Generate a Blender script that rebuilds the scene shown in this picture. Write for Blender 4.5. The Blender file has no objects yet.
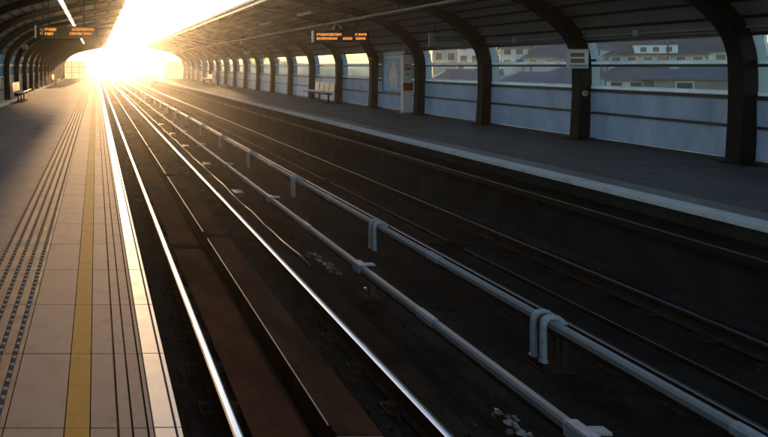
import bpy, bmesh, math, random
from mathutils import Vector, Matrix
random.seed(7)
R = math.radians
scene = bpy.context.scene
C = scene.collection

# ------------------------------------------------------------------ camera, sky, sun, exposure
EYE = 1.65
F = 620.0                                  # focal length in photo pixels (768 wide)
cam_d = bpy.data.cameras.new('camera')
cam = bpy.data.objects.new('camera', cam_d); C.objects.link(cam)
cam.location = (0, 0, EYE); cam.rotation_euler = (R(90), 0, 0)
cam_d.sensor_width = 36.0; cam_d.lens = F/768*36.0
cam_d.shift_x = (384-96)/768; cam_d.shift_y = -(218.5-66)/768
cam_d.clip_end = 3000; cam_d.clip_start = 0.05
scene.camera = cam

SUN_EL, SUN_AZ = 4.0, 2.2                  # degrees; azimuth measured from +Y towards +X
world = bpy.data.worlds.new('World'); scene.world = world
world.use_nodes = True
wn = world.node_tree.nodes; wl = world.node_tree.links
sky = wn.new('ShaderNodeTexSky'); sky.sky_type = 'NISHITA'
sky.sun_disc = False; sky.sun_elevation = R(SUN_EL); sky.sun_rotation = R(SUN_AZ)
sky.air_density = 1.0; sky.dust_density = 0.7; sky.ozone_density = 2.0
wl.new(sky.outputs[0], wn['Background'].inputs[0]); wn['Background'].inputs[1].default_value = 0.15

sun_d = bpy.data.lights.new('sun', 'SUN'); sun_d.energy = 2.0; sun_d.angle = R(0.6)
sun_d.color = (1.0, 0.60, 0.28)
sun = bpy.data.objects.new('sun', sun_d); C.objects.link(sun)
sd = Vector((math.sin(R(SUN_AZ))*math.cos(R(SUN_EL)), math.cos(R(SUN_AZ))*math.cos(R(SUN_EL)), math.sin(R(SUN_EL))))
sun.rotation_euler = sd.to_track_quat('Z', 'Y').to_euler()

scene.view_settings.view_transform = 'Standard'; scene.view_settings.look = 'None'
scene.view_settings.gamma = 1.0; scene.view_settings.use_curve_mapping = False
scene.view_settings.exposure = 1.95
cy = scene.cycles
cy.use_denoising = True; cy.max_bounces = 6; cy.diffuse_bounces = 3; cy.glossy_bounces = 3
cy.transmission_bounces = 4; cy.transparent_max_bounces = 12; cy.volume_bounces = 0
cy.sample_clamp_indirect = 6.0
cy.caustics_reflective = False; cy.caustics_refractive = False

# ------------------------------------------------------------------ materials
def new_mat(name):
    m = bpy.data.materials.new(name); m.use_nodes = True
    return m, m.node_tree.nodes, m.node_tree.links, m.node_tree.nodes['Principled BSDF']

def mat(name, col, rough=0.6, metal=0.0, var=0.25, scale=3.0, bump=0.0, bscale=60.0, island=0.0,
        stain=None, stain_at=0.6, spec=0.5, rvar=0.12, stretch=(1, 1, 1)):
    m, n, l, p = new_mat(name)
    tc = n.new('ShaderNodeTexCoord')
    mp = n.new('ShaderNodeMapping'); mp.inputs['Scale'].default_value = stretch
    l.new(tc.outputs['Object'], mp.inputs[0])
    no = n.new('ShaderNodeTexNoise'); no.inputs['Scale'].default_value = scale
    no.inputs['Detail'].default_value = 8; no.inputs['Roughness'].default_value = 0.65
    l.new(mp.outputs[0], no.inputs['Vector'])
    mr = n.new('ShaderNodeMapRange'); mr.inputs[1].default_value = 0.3; mr.inputs[2].default_value = 0.7
    mr.inputs[3].default_value = 1-var; mr.inputs[4].default_value = 1+var
    l.new(no.outputs[0], mr.inputs[0])
    fac = mr.outputs[0]
    if island:
        g = n.new('ShaderNodeNewGeometry')
        m2 = n.new('ShaderNodeMapRange'); m2.inputs[3].default_value = 1-island; m2.inputs[4].default_value = 1+island
        l.new(g.outputs['Random Per Island'], m2.inputs[0])
        mu = n.new('ShaderNodeMath'); mu.operation = 'MULTIPLY'
        l.new(fac, mu.inputs[0]); l.new(m2.outputs[0], mu.inputs[1]); fac = mu.outputs[0]
    vm = n.new('ShaderNodeVectorMath'); vm.operation = 'SCALE'; vm.inputs[0].default_value = col
    l.new(fac, vm.inputs['Scale'])
    out = vm.outputs[0]
    if stain:
        n2 = n.new('ShaderNodeTexNoise'); n2.inputs['Scale'].default_value = scale*0.6
        n2.inputs['Detail'].default_value = 10; n2.inputs['Roughness'].default_value = 0.7
        l.new(mp.outputs[0], n2.inputs['Vector'])
        m3 = n.new('ShaderNodeMapRange'); m3.inputs[1].default_value = stain_at-0.08; m3.inputs[2].default_value = stain_at+0.08
        l.new(n2.outputs[0], m3.inputs[0])
        mx = n.new('ShaderNodeMix'); mx.data_type = 'RGBA'
        l.new(m3.outputs[0], mx.inputs[0]); l.new(out, mx.inputs[6]); mx.inputs[7].default_value = (*stain, 1)
        out = mx.outputs[2]
    l.new(out, p.inputs['Base Color'])
    p.inputs['Metallic'].default_value = metal
    p.inputs['Specular IOR Level'].default_value = spec
    rr = n.new('ShaderNodeMapRange'); rr.inputs[1].default_value = 0.3; rr.inputs[2].default_value = 0.7
    rr.inputs[3].default_value = max(0.03, rough-rvar); rr.inputs[4].default_value = min(1, rough+rvar)
    l.new(no.outputs[0], rr.inputs[0]); l.new(rr.outputs[0], p.inputs['Roughness'])
    if bump:
        nb = n.new('ShaderNodeTexNoise'); nb.inputs['Scale'].default_value = bscale; nb.inputs['Detail'].default_value = 6
        l.new(tc.outputs['Object'], nb.inputs['Vector'])
        b = n.new('ShaderNodeBump'); b.inputs['Strength'].default_value = bump; b.inputs['Distance'].default_value = 0.004
        l.new(nb.outputs[0], b.inputs['Height']); l.new(b.outputs[0], p.inputs['Normal'])
    return m

def emis(name, col, strength):
    m, n, l, p = new_mat(name)
    p.inputs['Base Color'].default_value = (*col, 1)
    p.inputs['Emission Color'].default_value = (*col, 1); p.inputs['Emission Strength'].default_value = strength
    return m

def facing_fresnel(n, l, lo, hi):
    lw = n.new('ShaderNodeLayerWeight'); lw.inputs[0].default_value = 0.5
    pw = n.new('ShaderNodeMath'); pw.operation = 'POWER'; pw.inputs[1].default_value = 4.0
    mr = n.new('ShaderNodeMapRange'); mr.inputs[3].default_value = lo; mr.inputs[4].default_value = hi
    l.new(lw.outputs['Facing'], pw.inputs[0]); l.new(pw.outputs[0], mr.inputs[0])
    return mr

def glass_mat(name, tint, refl=0.06):
    m = bpy.data.materials.new(name); m.use_nodes = True
    n, l = m.node_tree.nodes, m.node_tree.links; n.clear()
    o = n.new('ShaderNodeOutputMaterial'); t = n.new('ShaderNodeBsdfTransparent'); t.inputs[0].default_value = (*tint, 1)
    g = n.new('ShaderNodeBsdfGlossy'); g.inputs['Roughness'].default_value = 0.05
    f = facing_fresnel(n, l, 0.03, 0.6)
    mx = n.new('ShaderNodeMixShader')
    d = n.new('ShaderNodeBsdfDiffuse'); d.inputs[0].default_value = (0.5, 0.55, 0.6, 1)
    no = n.new('ShaderNodeTexNoise'); no.inputs['Scale'].default_value = 3; no.inputs['Detail'].default_value = 8
    mr = n.new('ShaderNodeMapRange'); mr.inputs[1].default_value = 0.4; mr.inputs[2].default_value = 0.8
    mr.inputs[3].default_value = 0.01; mr.inputs[4].default_value = 0.08
    l.new(no.outputs[0], mr.inputs[0])
    l.new(f.outputs[0], mx.inputs[0]); l.new(t.outputs[0], mx.inputs[1]); l.new(g.outputs[0], mx.inputs[2])
    m2 = n.new('ShaderNodeMixShader'); l.new(mr.outputs[0], m2.inputs[0]); l.new(mx.outputs[0], m2.inputs[1]); l.new(d.outputs[0], m2.inputs[2])
    l.new(m2.outputs[0], o.inputs[0])
    return m

def frosted_mat(name, col, trans=0.75):
    m = bpy.data.materials.new(name); m.use_nodes = True
    n, l = m.node_tree.nodes, m.node_tree.links; n.clear()
    o = n.new('ShaderNodeOutputMaterial')
    t = n.new('ShaderNodeBsdfTranslucent'); d = n.new('ShaderNodeBsdfDiffuse')
    g = n.new('ShaderNodeBsdfGlossy'); g.inputs['Roughness'].default_value = 0.25
    tc = n.new('ShaderNodeTexCoord')
    no = n.new('ShaderNodeTexNoise'); no.inputs['Scale'].default_value = 2.2; no.inputs['Detail'].default_value = 9; no.inputs['Roughness'].default_value = 0.7
    mpg = n.new('ShaderNodeMapping'); mpg.inputs['Scale'].default_value = (1, 1, 0.35); l.new(tc.outputs['Object'], mpg.inputs[0]); l.new(mpg.outputs[0], no.inputs['Vector'])
    mr = n.new('ShaderNodeMapRange'); mr.inputs[1].default_value = 0.3; mr.inputs[2].default_value = 0.7
    mr.inputs[3].default_value = 0.78; mr.inputs[4].default_value = 1.12
    l.new(no.outputs[0], mr.inputs[0])
    vm = n.new('ShaderNodeVectorMath'); vm.operation = 'SCALE'; vm.inputs[0].default_value = col
    l.new(mr.outputs[0], vm.inputs['Scale'])
    l.new(vm.outputs[0], t.inputs[0]); l.new(vm.outputs[0], d.inputs[0])
    mx = n.new('ShaderNodeMixShader'); mx.inputs[0].default_value = trans
    l.new(d.outputs[0], mx.inputs[1]); l.new(t.outputs[0], mx.inputs[2])
    f = facing_fresnel(n, l, 0.03, 0.5)
    m2 = n.new('ShaderNodeMixShader'); l.new(f.outputs[0], m2.inputs[0]); l.new(mx.outputs[0], m2.inputs[1]); l.new(g.outputs[0], m2.inputs[2])
    l.new(m2.outputs[0], o.inputs[0])
    return m

M = dict(
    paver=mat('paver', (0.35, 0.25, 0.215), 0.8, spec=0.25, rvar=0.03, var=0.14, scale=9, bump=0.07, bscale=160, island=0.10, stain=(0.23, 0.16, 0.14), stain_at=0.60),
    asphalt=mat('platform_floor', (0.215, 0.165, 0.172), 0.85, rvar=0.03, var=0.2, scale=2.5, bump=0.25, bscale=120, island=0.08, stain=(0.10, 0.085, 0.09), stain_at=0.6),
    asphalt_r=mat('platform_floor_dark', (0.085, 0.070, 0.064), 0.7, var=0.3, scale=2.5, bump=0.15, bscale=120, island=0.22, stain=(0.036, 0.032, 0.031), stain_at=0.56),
    grout=mat('grout', (0.035, 0.03, 0.028), 0.9),
    yellow=mat('yellow_paint', (0.54, 0.27, 0.045), 0.85, spec=0.2, rvar=0.02, var=0.16, scale=12, bump=0.06, bscale=140, island=0.05, stain=(0.38, 0.24, 0.09), stain_at=0.66),
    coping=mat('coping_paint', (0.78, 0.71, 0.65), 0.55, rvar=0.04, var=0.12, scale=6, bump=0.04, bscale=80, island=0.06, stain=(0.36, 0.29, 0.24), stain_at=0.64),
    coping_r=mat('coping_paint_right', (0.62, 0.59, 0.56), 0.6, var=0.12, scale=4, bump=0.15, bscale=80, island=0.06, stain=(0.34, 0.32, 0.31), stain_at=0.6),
    blister=mat('tactile', (0.20, 0.14, 0.12), 0.75, spec=0.3, var=0.2, scale=8, bump=0.15, stain=(0.12, 0.09, 0.075), stain_at=0.6),
    stud=mat('stud', (0.34, 0.24, 0.18), 0.8, spec=0.15, metal=0.0, var=0.15),
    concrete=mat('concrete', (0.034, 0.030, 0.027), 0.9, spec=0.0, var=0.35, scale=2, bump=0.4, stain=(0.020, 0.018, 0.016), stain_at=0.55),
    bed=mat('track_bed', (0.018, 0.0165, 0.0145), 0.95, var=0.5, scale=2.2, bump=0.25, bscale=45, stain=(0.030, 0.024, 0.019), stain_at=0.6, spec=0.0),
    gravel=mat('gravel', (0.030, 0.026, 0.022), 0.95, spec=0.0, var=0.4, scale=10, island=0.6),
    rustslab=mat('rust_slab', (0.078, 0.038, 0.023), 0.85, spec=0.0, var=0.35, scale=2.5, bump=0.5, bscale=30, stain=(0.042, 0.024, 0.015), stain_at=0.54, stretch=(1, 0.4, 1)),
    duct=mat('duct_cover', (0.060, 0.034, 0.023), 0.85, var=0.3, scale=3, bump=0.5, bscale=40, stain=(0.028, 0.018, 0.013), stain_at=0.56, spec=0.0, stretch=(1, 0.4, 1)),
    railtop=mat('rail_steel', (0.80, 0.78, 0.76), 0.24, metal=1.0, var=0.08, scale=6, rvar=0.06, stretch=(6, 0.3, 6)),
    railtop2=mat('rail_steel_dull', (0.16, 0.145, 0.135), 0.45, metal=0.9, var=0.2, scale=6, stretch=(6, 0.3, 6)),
    railside=mat('rail_rust', (0.045, 0.026, 0.018), 0.85, spec=0.0, var=0.4, scale=8, bump=0.3),
    clip=mat('fastener', (0.040, 0.027, 0.020), 0.85, spec=0.0, var=0.3),
    cover=mat('conductor_cover', (0.28, 0.265, 0.26), 0.5, var=0.15, scale=3, rvar=0.08, stain=(0.20, 0.17, 0.15), stain_at=0.66, stretch=(3, 0.3, 3)),
    bracket=mat('bracket', (0.36, 0.355, 0.37), 0.5, var=0.15, scale=12, stain=(0.12, 0.10, 0.09), stain_at=0.63),
    cable=mat('cable', (0.03, 0.027, 0.025), 0.6),
    steel=mat('arch_steel', (0.009, 0.0085, 0.008), 0.6, spec=0.12, var=0.2, scale=3),
    roof=mat('roof_lining', (0.25, 0.24, 0.225), 0.5, var=0.2, scale=1.5),
    seam=mat('seam', (0.012, 0.011, 0.011), 0.6),
    roof_out=mat('roof_sheet', (0.35, 0.36, 0.37), 0.5, var=0.15),
    fascia=mat('fascia', (0.55, 0.54, 0.53), 0.35, var=0.08, scale=2),
    gutter=mat('gutter', (0.16, 0.155, 0.15), 0.5, var=0.15),
    pipe=mat('service_pipe', (0.27, 0.25, 0.24), 0.4, var=0.1),
    frame=mat('window_frame', (0.045, 0.045, 0.05), 0.4, var=0.15),
    ledge=mat('white_ledge', (0.80, 0.80, 0.82), 0.4, var=0.06),
    fin=mat('outer_fin', (0.50, 0.56, 0.55), 0.5, var=0.08),
    glass=glass_mat('window_glass', (0.90, 0.94, 0.97)),
    glassf=glass_mat('window_glass_tinted', (0.70, 0.86, 0.98)),
    frost=frosted_mat('frosted_panel', (0.55, 0.60, 0.70), 0.72),
    frostw=frosted_mat('frosted_white', (0.84, 0.86, 0.88), 0.75),
    frostc=frosted_mat('frosted_cream', (0.78, 0.66, 0.54), 0.7),
    band=frosted_mat('frosted_band', (0.93, 0.94, 0.95), 0.9),
    endglass=frosted_mat('end_screen_glass', (0.85, 0.80, 0.72), 0.8),
    black=mat('black_plastic', (0.012, 0.012, 0.013), 0.35),
    white=mat('white_paint', (0.86, 0.86, 0.87), 0.35, var=0.05),
    signw=mat('sign_white', (0.72, 0.72, 0.76), 0.4, var=0.05),
    seatw=mat('seat_white', (0.78, 0.75, 0.70), 0.3, var=0.05),
    red=mat('sign_red', (0.55, 0.03, 0.03), 0.4, var=0.1),
    darkred=mat('strip_red', (0.10, 0.03, 0.035), 0.4),
    teal=mat('sign_teal', (0.05, 0.15, 0.17), 0.4, var=0.1),
    signgrey=mat('sign_grey', (0.28, 0.30, 0.31), 0.45, var=0.08),
    poster=mat('poster_blue', (0.22, 0.56, 0.84), 0.35, var=0.25, scale=2),
    posterw=mat('poster_white', (0.82, 0.85, 0.85), 0.35, var=0.2, scale=6),
    led=emis('led_amber', (1.0, 0.36, 0.07), 0.38),
    tube=emis('lamp_tube', (1.0, 0.80, 0.52), 1.0),
    litter=mat('litter', (0.50, 0.40, 0.34), 0.85, var=0.4, scale=14, stain=(0.12, 0.11, 0.12), stain_at=0.52),
    litter_o=mat('litter_orange', (0.45, 0.20, 0.10), 0.5, var=0.3, scale=14),
    ground=mat('ground_soil', (0.065, 0.07, 0.05), 0.95, var=0.4, scale=0.08),
    hill=mat('hill', (0.06, 0.07, 0.05), 0.95, var=0.4, scale=0.02),
    wallw=mat('render_white', (0.86, 0.86, 0.85), 0.8, var=0.1, scale=0.8, bump=0.1),
    wallb=mat('stone_beige', (0.28, 0.24, 0.20), 0.85, var=0.25, scale=1.5, bump=0.3, bscale=8),
    wallp=mat('render_pink', (0.50, 0.40, 0.37), 0.8, var=0.1, scale=0.8),
    wallr=mat('brick_red', (0.24, 0.09, 0.07), 0.85, var=0.25, scale=2),
    wallg=mat('render_grey', (0.42, 0.44, 0.47), 0.8, var=0.12, scale=0.8),
    slate=mat('slate', (0.036, 0.045, 0.075), 0.6, var=0.25, scale=2, bump=0.4, bscale=6, stretch=(1, 1, 3)),
    slate2=mat('slate_dark', (0.015, 0.018, 0.026), 0.6, var=0.25, scale=2, bump=0.4, bscale=6, stretch=(1, 1, 3)),
    pane=mat('house_window', (0.03, 0.035, 0.045), 0.15, var=0.2),
    trim=mat('white_trim', (0.80, 0.80, 0.80), 0.6, var=0.05),
    leaf=mat('foliage', (0.05, 0.075, 0.03), 0.7, var=0.5, scale=1.0, island=0.5),
    bark=mat('bark', (0.08, 0.06, 0.045), 0.9),
)

# ------------------------------------------------------------------ mesh helpers
class MB:
    def __init__(s): s.v = []; s.f = []
    def box(s, x0, x1, y0, y1, z0, z1, shift=None):
        b = len(s.v)
        for z in (z0, z1):
            for (x, y) in ((x0, y0), (x1, y0), (x1, y1), (x0, y1)):
                s.v.append((x+(shift(y) if shift else 0), y, z))
        s.f += [(b, b+3, b+2, b+1), (b+4, b+5, b+6, b+7), (b, b+1, b+5, b+4), (b+1, b+2, b+6, b+5), (b+2, b+3, b+7, b+6), (b+3, b, b+4, b+7)]
        return s
    def obox(s, c, ax, ay, az, hx, hy, hz):
        b = len(s.v); c = Vector(c); ax = Vector(ax).normalized(); ay = Vector(ay).normalized(); az = Vector(az).normalized()
        for k in (-1, 1):
            for (i, j) in ((-1, -1), (1, -1), (1, 1), (-1, 1)):
                s.v.append(tuple(c+ax*hx*i+ay*hy*j+az*hz*k))
        s.f += [(b, b+3, b+2, b+1), (b+4, b+5, b+6, b+7), (b, b+1, b+5, b+4), (b+1, b+2, b+6, b+5), (b+2, b+3, b+7, b+6), (b+3, b, b+4, b+7)]
        return s
    def sweep(s, prof, ys, cx=None, closed=True, zf=None):
        """profile of (x, z) pulled along y; cx(y) shifts it sideways"""
        b = len(s.v); n = len(prof)
        for y in ys:
            o = cx(y) if cx else 0; q = zf(y) if zf else 0
            for (x, z) in prof: s.v.append((x+o, y, z+q))
        for k in range(len(ys)-1):
            for i in range(n if closed else n-1):
                j = (i+1) % n
                s.f.append((b+k*n+i, b+k*n+j, b+(k+1)*n+j, b+(k+1)*n+i))
        if closed:
            s.f.append(tuple(b+i for i in range(n))[::-1]); s.f.append(tuple(b+(len(ys)-1)*n+i for i in range(n)))
        return s
    def tube(s, pts, r, n=8, side=None):
        b = len(s.v); pts = [Vector(p) for p in pts]; up = Vector((0, 0, 1))
        for k, p in enumerate(pts):
            t = (pts[min(k+1, len(pts)-1)]-pts[max(k-1, 0)]).normalized()
            u = t.cross(up) if side is None else Vector(side)
            if u.length < 1e-3: u = t.cross(Vector((1, 0, 0)))
            u.normalize(); w = u.cross(t)
            rr = r[k] if isinstance(r, (list, tuple)) else r
            for i in range(n):
                a = 2*math.pi*i/n
                s.v.append(tuple(p+(u*math.cos(a)+w*math.sin(a))*rr))
        for k in range(len(pts)-1):
            for i in range(n):
                j = (i+1) % n
                s.f.append((b+k*n+i, b+k*n+j, b+(k+1)*n+j, b+(k+1)*n+i))
        s.f.append(tuple(b+i for i in range(n))[::-1]); s.f.append(tuple(b+(len(pts)-1)*n+i for i in range(n)))
        return s
    def strip(s, path, w0, w1):
        """closed beam: path = [(outer xz, inner xz)], from y=w0 to w1"""
        b = len(s.v); n = len(path)
        for (o, i) in path:
            s.v += [(o[0], w0, o[1]), (o[0], w1, o[1]), (i[0], w1, i[1]), (i[0], w0, i[1])]
        for k in range(n-1):
            a = b+4*k; c = a+4
            for i in range(4):
                j = (i+1) % 4
                s.f.append((a+i, a+j, c+j, c+i))
        s.f.append((b+3, b+2, b+1, b)); e = b+4*(n-1); s.f.append((e, e+1, e+2, e+3))
        return s
    def poly(s, pts):
        b = len(s.v); s.v += [tuple(p) for p in pts]; s.f.append(tuple(range(b, b+len(pts)))); return s
    def build(s, name, m, parent=None, bevel=0, smooth=False, fix=True):
        me = bpy.data.meshes.new(name); me.from_pydata(s.v, [], s.f)
        if fix:
            bm = bmesh.new(); bm.from_mesh(me); bmesh.ops.recalc_face_normals(bm, faces=bm.faces); bm.to_mesh(me); bm.free()
        me.materials.append(m)
        if smooth:
            for p in me.polygons: p.use_smooth = True
        o = bpy.data.objects.new(name, me); C.objects.link(o)
        if parent: o.parent = parent
        if bevel:
            bv = o.modifiers.new('bevel', 'BEVEL'); bv.width = bevel; bv.segments = 2; bv.limit_method = 'ANGLE'
        return o

def tag(o, label=None, cat=None, group=None, kind=None):
    if label: o['label'] = label
    if cat: o['category'] = cat
    if group: o['group'] = group
    if kind: o['kind'] = kind
    return o
def thing(name, label, cat, loc=(0, 0, 0), rz=0, group=None):
    o = bpy.data.objects.new(name, None); C.objects.link(o); o.location = loc; o.rotation_euler = (0, 0, rz)
    o.empty_display_size = 0.3
    return tag(o, label, cat, group)
def copy_tree(o, parent=None):
    c = o.copy(); C.objects.link(c)
    if parent: c.parent = parent
    for ch in list(o.children): copy_tree(ch, c)
    return c
def place(o, loc, rz=0, label=None):
    o.location = loc; o.rotation_euler = (0, 0, rz)
    if label: o['label'] = label
    return o

END = 79.0                                  # where the platforms end
def cx(y):                                  # the line bends right beyond the station
    return 0.0 if y < 76 else (y-76)**2/(2*2600.0)
LONG = [-4, 20, 50, 76]+[76+6*i for i in range(1, 41)]

# ------------------------------------------------------------------ terrain, hills
def gz(x, y):
    z = -9.0
    if x > 24: z += min(x-24, 150)*0.088+max(0, x-174)*0.05
    if x < -40: z += (-x-40)*0.01
    return z+0.5*math.sin(x*0.03)*math.cos(y*0.025)
m = MB(); N = 56
xs = [-400+800*i/N for i in range(N+1)]; ysg = [-100+460*i/N for i in range(N+1)]
for y in ysg:
    for x in xs: m.v.append((x, y, gz(x, y)))
for j in range(N):
    for i in range(N): a = j*(N+1)+i; m.f.append((a, a+1, a+N+2, a+N+1))
tag(m.build('ground', M['ground'], smooth=True), kind='structure')
m = MB()                                    # wooded ridge closing the horizon
RG = [(-390, 225), (-290, 270), (-190, 300), (-90, 315), (10, 320), (110, 315), (210, 300), (300, 275), (390, 235)]
def ridge_pt(t):
    k = min(int(t), len(RG)-2); f = t-k
    return RG[k][0]*(1-f)+RG[k+1][0]*f, RG[k][1]*(1-f)+RG[k+1][1]*f
nt = 120
for i in range(nt+1):
    t = i/nt*(len(RG)-1); x, y = ridge_pt(t)
    h = 3.2+1.8*math.sin(t*2.1)+1.0*math.sin(t*5.3+1)+.7*math.sin(t*13)+random.uniform(-.4, .4)
    for (dy, z) in ((-60, -10), (-30, -3+h*.3), (0, h), (25, h*.7), (38, -10)): m.v.append((x, y+dy, z))
for i in range(nt):
    for j in range(4): a = i*5+j; m.f.append((a, a+5, a+6, a+1))
tag(m.build('hills', M['hill'], smooth=True), kind='structure')

# ------------------------------------------------------------------ viaduct deck and track bed
RT = -0.95                                  # rail top
BED = -1.13
m = MB()
m.sweep([(-2.4, BED), (9.3, BED), (9.3, BED-1.2), (-2.4, BED-1.2)], LONG, cx)
tag(m.build('track_bed', M['bed']), kind='structure')
pl = MB()
for y in range(-2, 315, 24):
    pl.box(1.4, 5.4, y, y+2.2, -9.6, BED-1.2, cx)
tag(pl.build('viaduct_piers', M['concrete']), kind='structure')
for side, (a, b) in enumerate(((-2.35, -2.1), (9.0, 9.25))):
    m = MB(); m.sweep([(a, BED+.004), (b, BED+.004), (b, -0.15), (a, -0.15)], [y for y in LONG if y > END+1], cx)
    o = m.build('parapet_wall', M['concrete'], bevel=0.01)
    tag(o, ['low concrete parapet along the left side of the far curving tracks', 'low concrete parapet along the right side of the far curving tracks'][side], 'parapet')

# gravel: uncountable
m = MB()
def stone(x, y, z, r):
    b = len(m.v)
    ps = [(1, 0, 0), (-1, 0, 0), (0, 1, 0), (0, -1, 0), (0, 0, 1), (0, 0, -1)]
    q = Matrix.Rotation(random.uniform(0, 6.28), 3, 'Z') @ Matrix.Rotation(random.uniform(0, 1), 3, 'X')
    for p in ps:
        p = q @ Vector(p)*r*random.uniform(.6, 1.2)
        m.v.append((x+p.x, y+p.y, z+p.z*.7))
    for t in ((0, 2, 4), (2, 1, 4), (1, 3, 4), (3, 0, 4), (2, 0, 5), (1, 2, 5), (3, 1, 5), (0, 3, 5)): m.f.append(tuple(b+i for i in t))
for k in range(7000):
    y = 2.5+(random.random()**2.2)*40
    x = random.choice((random.uniform(.45, .9), random.uniform(2.6, 4.6), random.uniform(2.6, 4.6), random.uniform(4.95, 6.1), random.uniform(6.4, 6.9), random.uniform(2.1, 2.4)))
    stone(x, y, BED+.01, random.uniform(.010, .022))
tag(m.build('gravel', M['gravel'], fix=False), kind='stuff')

# concrete footing strips beside the platform walls
m = MB(); m.sweep([(6.62, BED+.004), (6.92, BED+.004), (6.92, BED+.09), (6.62, BED+.09)], [-4, END])
tag(m.build('kerb_footing', M['concrete'], bevel=.01), kind='structure')

# ------------------------------------------------------------------ platforms
TL = 0.73; Y0T = 2.826-TL*8
rows = [Y0T+TL*i for i in range(int((END-Y0T)/TL))]
def tiles(mb, x0, x1, g=0.004, top=0.0, ys=rows, L=TL, th=.05):
    for y in ys: mb.box(x0+g, x1-g, y+g, y+L-g, top-th, top+random.uniform(-.0004, .0004))

def platform(side):
    # base block with an overhanging slab and a recessed wall below
    left = side == 'left'
    m = MB()
    if left:
        m.sweep([(-4.3, -.03), (.37, -.03), (.37, -.20), (.16, -.20), (.16, BED+.004), (-4.3, BED+.004)], [-5, END])
    else:
        m.sweep([(11.3, -.03), (6.885, -.03), (6.885, -.22), (7.02, -.22), (7.02, BED+.004), (11.3, BED+.004)], [-5, END])
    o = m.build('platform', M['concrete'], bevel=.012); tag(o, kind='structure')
    g = MB(); xs_ = (-4.3, .366) if left else (6.889, 11.3)
    g.box(xs_[0], xs_[1], -5, END-.01, -.028, -.012); g.build('joint_bed', M['grout'], o)
    if left:
        a = MB(); tiles(a, -.42, -.143); tiles(a, -.028, .098)
        for (p, q) in ((.104, .163), (.169, .233), (.239, .262)): tiles(a, p, q, .0025)
        a.build('paving', M['paver'], o)
        y = MB(); tiles(y, -.143, -.028, .002); y.build('safety_line', M['yellow'], o)
        c = MB(); tiles(c, .262, .362, .003, .002); 
        for yy in rows: c.box(.368, .39, yy+.003, yy+TL-.003, -.17, .002)
        c.build('coping', M['coping'], o, bevel=.003)
        t = MB(); tiles(t, -.84, -.42, .003); 
        # raised ridges on the tactile strip
        for xr in (-.80, -.715, -.63, -.545, -.46):
            t.box(xr-.012, xr+.012, -3, END-.1, .0, .0045)
        tp = t.build('tactile_paving', M['blister'], o)
        s = MB()
        for xr in (-.80, -.715, -.63, -.545, -.46):
            yb = 1.8
            while yb < END-.2:
                st = .085
                b = len(s.v); rr = .017
                for (rad, z) in ((rr, .004), (rr*.75, .010)):
                    for i in range(6):
                        an = i*math.pi/3; s.v.append((xr+rad*math.cos(an), yb+rad*math.sin(an), z))
                for i in range(6):
                    j = (i+1) % 6; s.f.append((b+i, b+j, b+6+j, b+6+i))
                s.f.append(tuple(b+6+i for i in range(6)))
                yb += st
        s.build('tactile_studs', M['stud'], tp, fix=False)
        w = MB()
        ys2 = [Y0T+1.46*i for i in range(int((END-Y0T)/1.46))]
        for xa in (-4.1, -3.285, -2.47, -1.655): tiles(w, xa, xa+.815, .003, 0, ys2, 1.46)
        w.build('floor_tiles', M['asphalt'], o)
    else:
        c = MB(); ys2 = [-4+1.2*i for i in range(69)]
        for yy in ys2: c.box(6.87, 7.15, yy+.003, yy+1.197, -.06, .003)
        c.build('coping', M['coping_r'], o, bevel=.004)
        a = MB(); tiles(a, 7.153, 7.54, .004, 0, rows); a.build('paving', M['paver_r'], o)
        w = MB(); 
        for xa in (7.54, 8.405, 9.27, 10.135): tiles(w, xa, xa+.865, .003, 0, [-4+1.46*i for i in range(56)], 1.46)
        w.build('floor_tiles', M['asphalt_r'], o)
    return o
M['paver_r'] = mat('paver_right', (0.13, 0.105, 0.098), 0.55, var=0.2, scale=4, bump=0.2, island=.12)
platform('left'); platform('right')

t = thing('cable_tray', 'grey cable tray running along the dark wall below the right platform edge', 'cable tray')
MB().sweep([(6.93, -.40), (7.018, -.40), (7.018, -.46), (6.93, -.46)], [-4, END]).build('tray', M['steel'], t)
MB().tube([(6.97, y, -.385) for y in range(-4, 79, 3)], .018, 6).build('tray_cable', M['cable'], t)
tb = MB().box(6.94, 7.018, -.02, .02, -.52, -.462).build('tray_bracket', M['steel'], t); tb.location = (0, 2, 0)
for k in range(1, 50):
    c = tb.copy(); C.objects.link(c); c.parent = t; c.location = (0, 2+1.55*k, 0)

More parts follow.
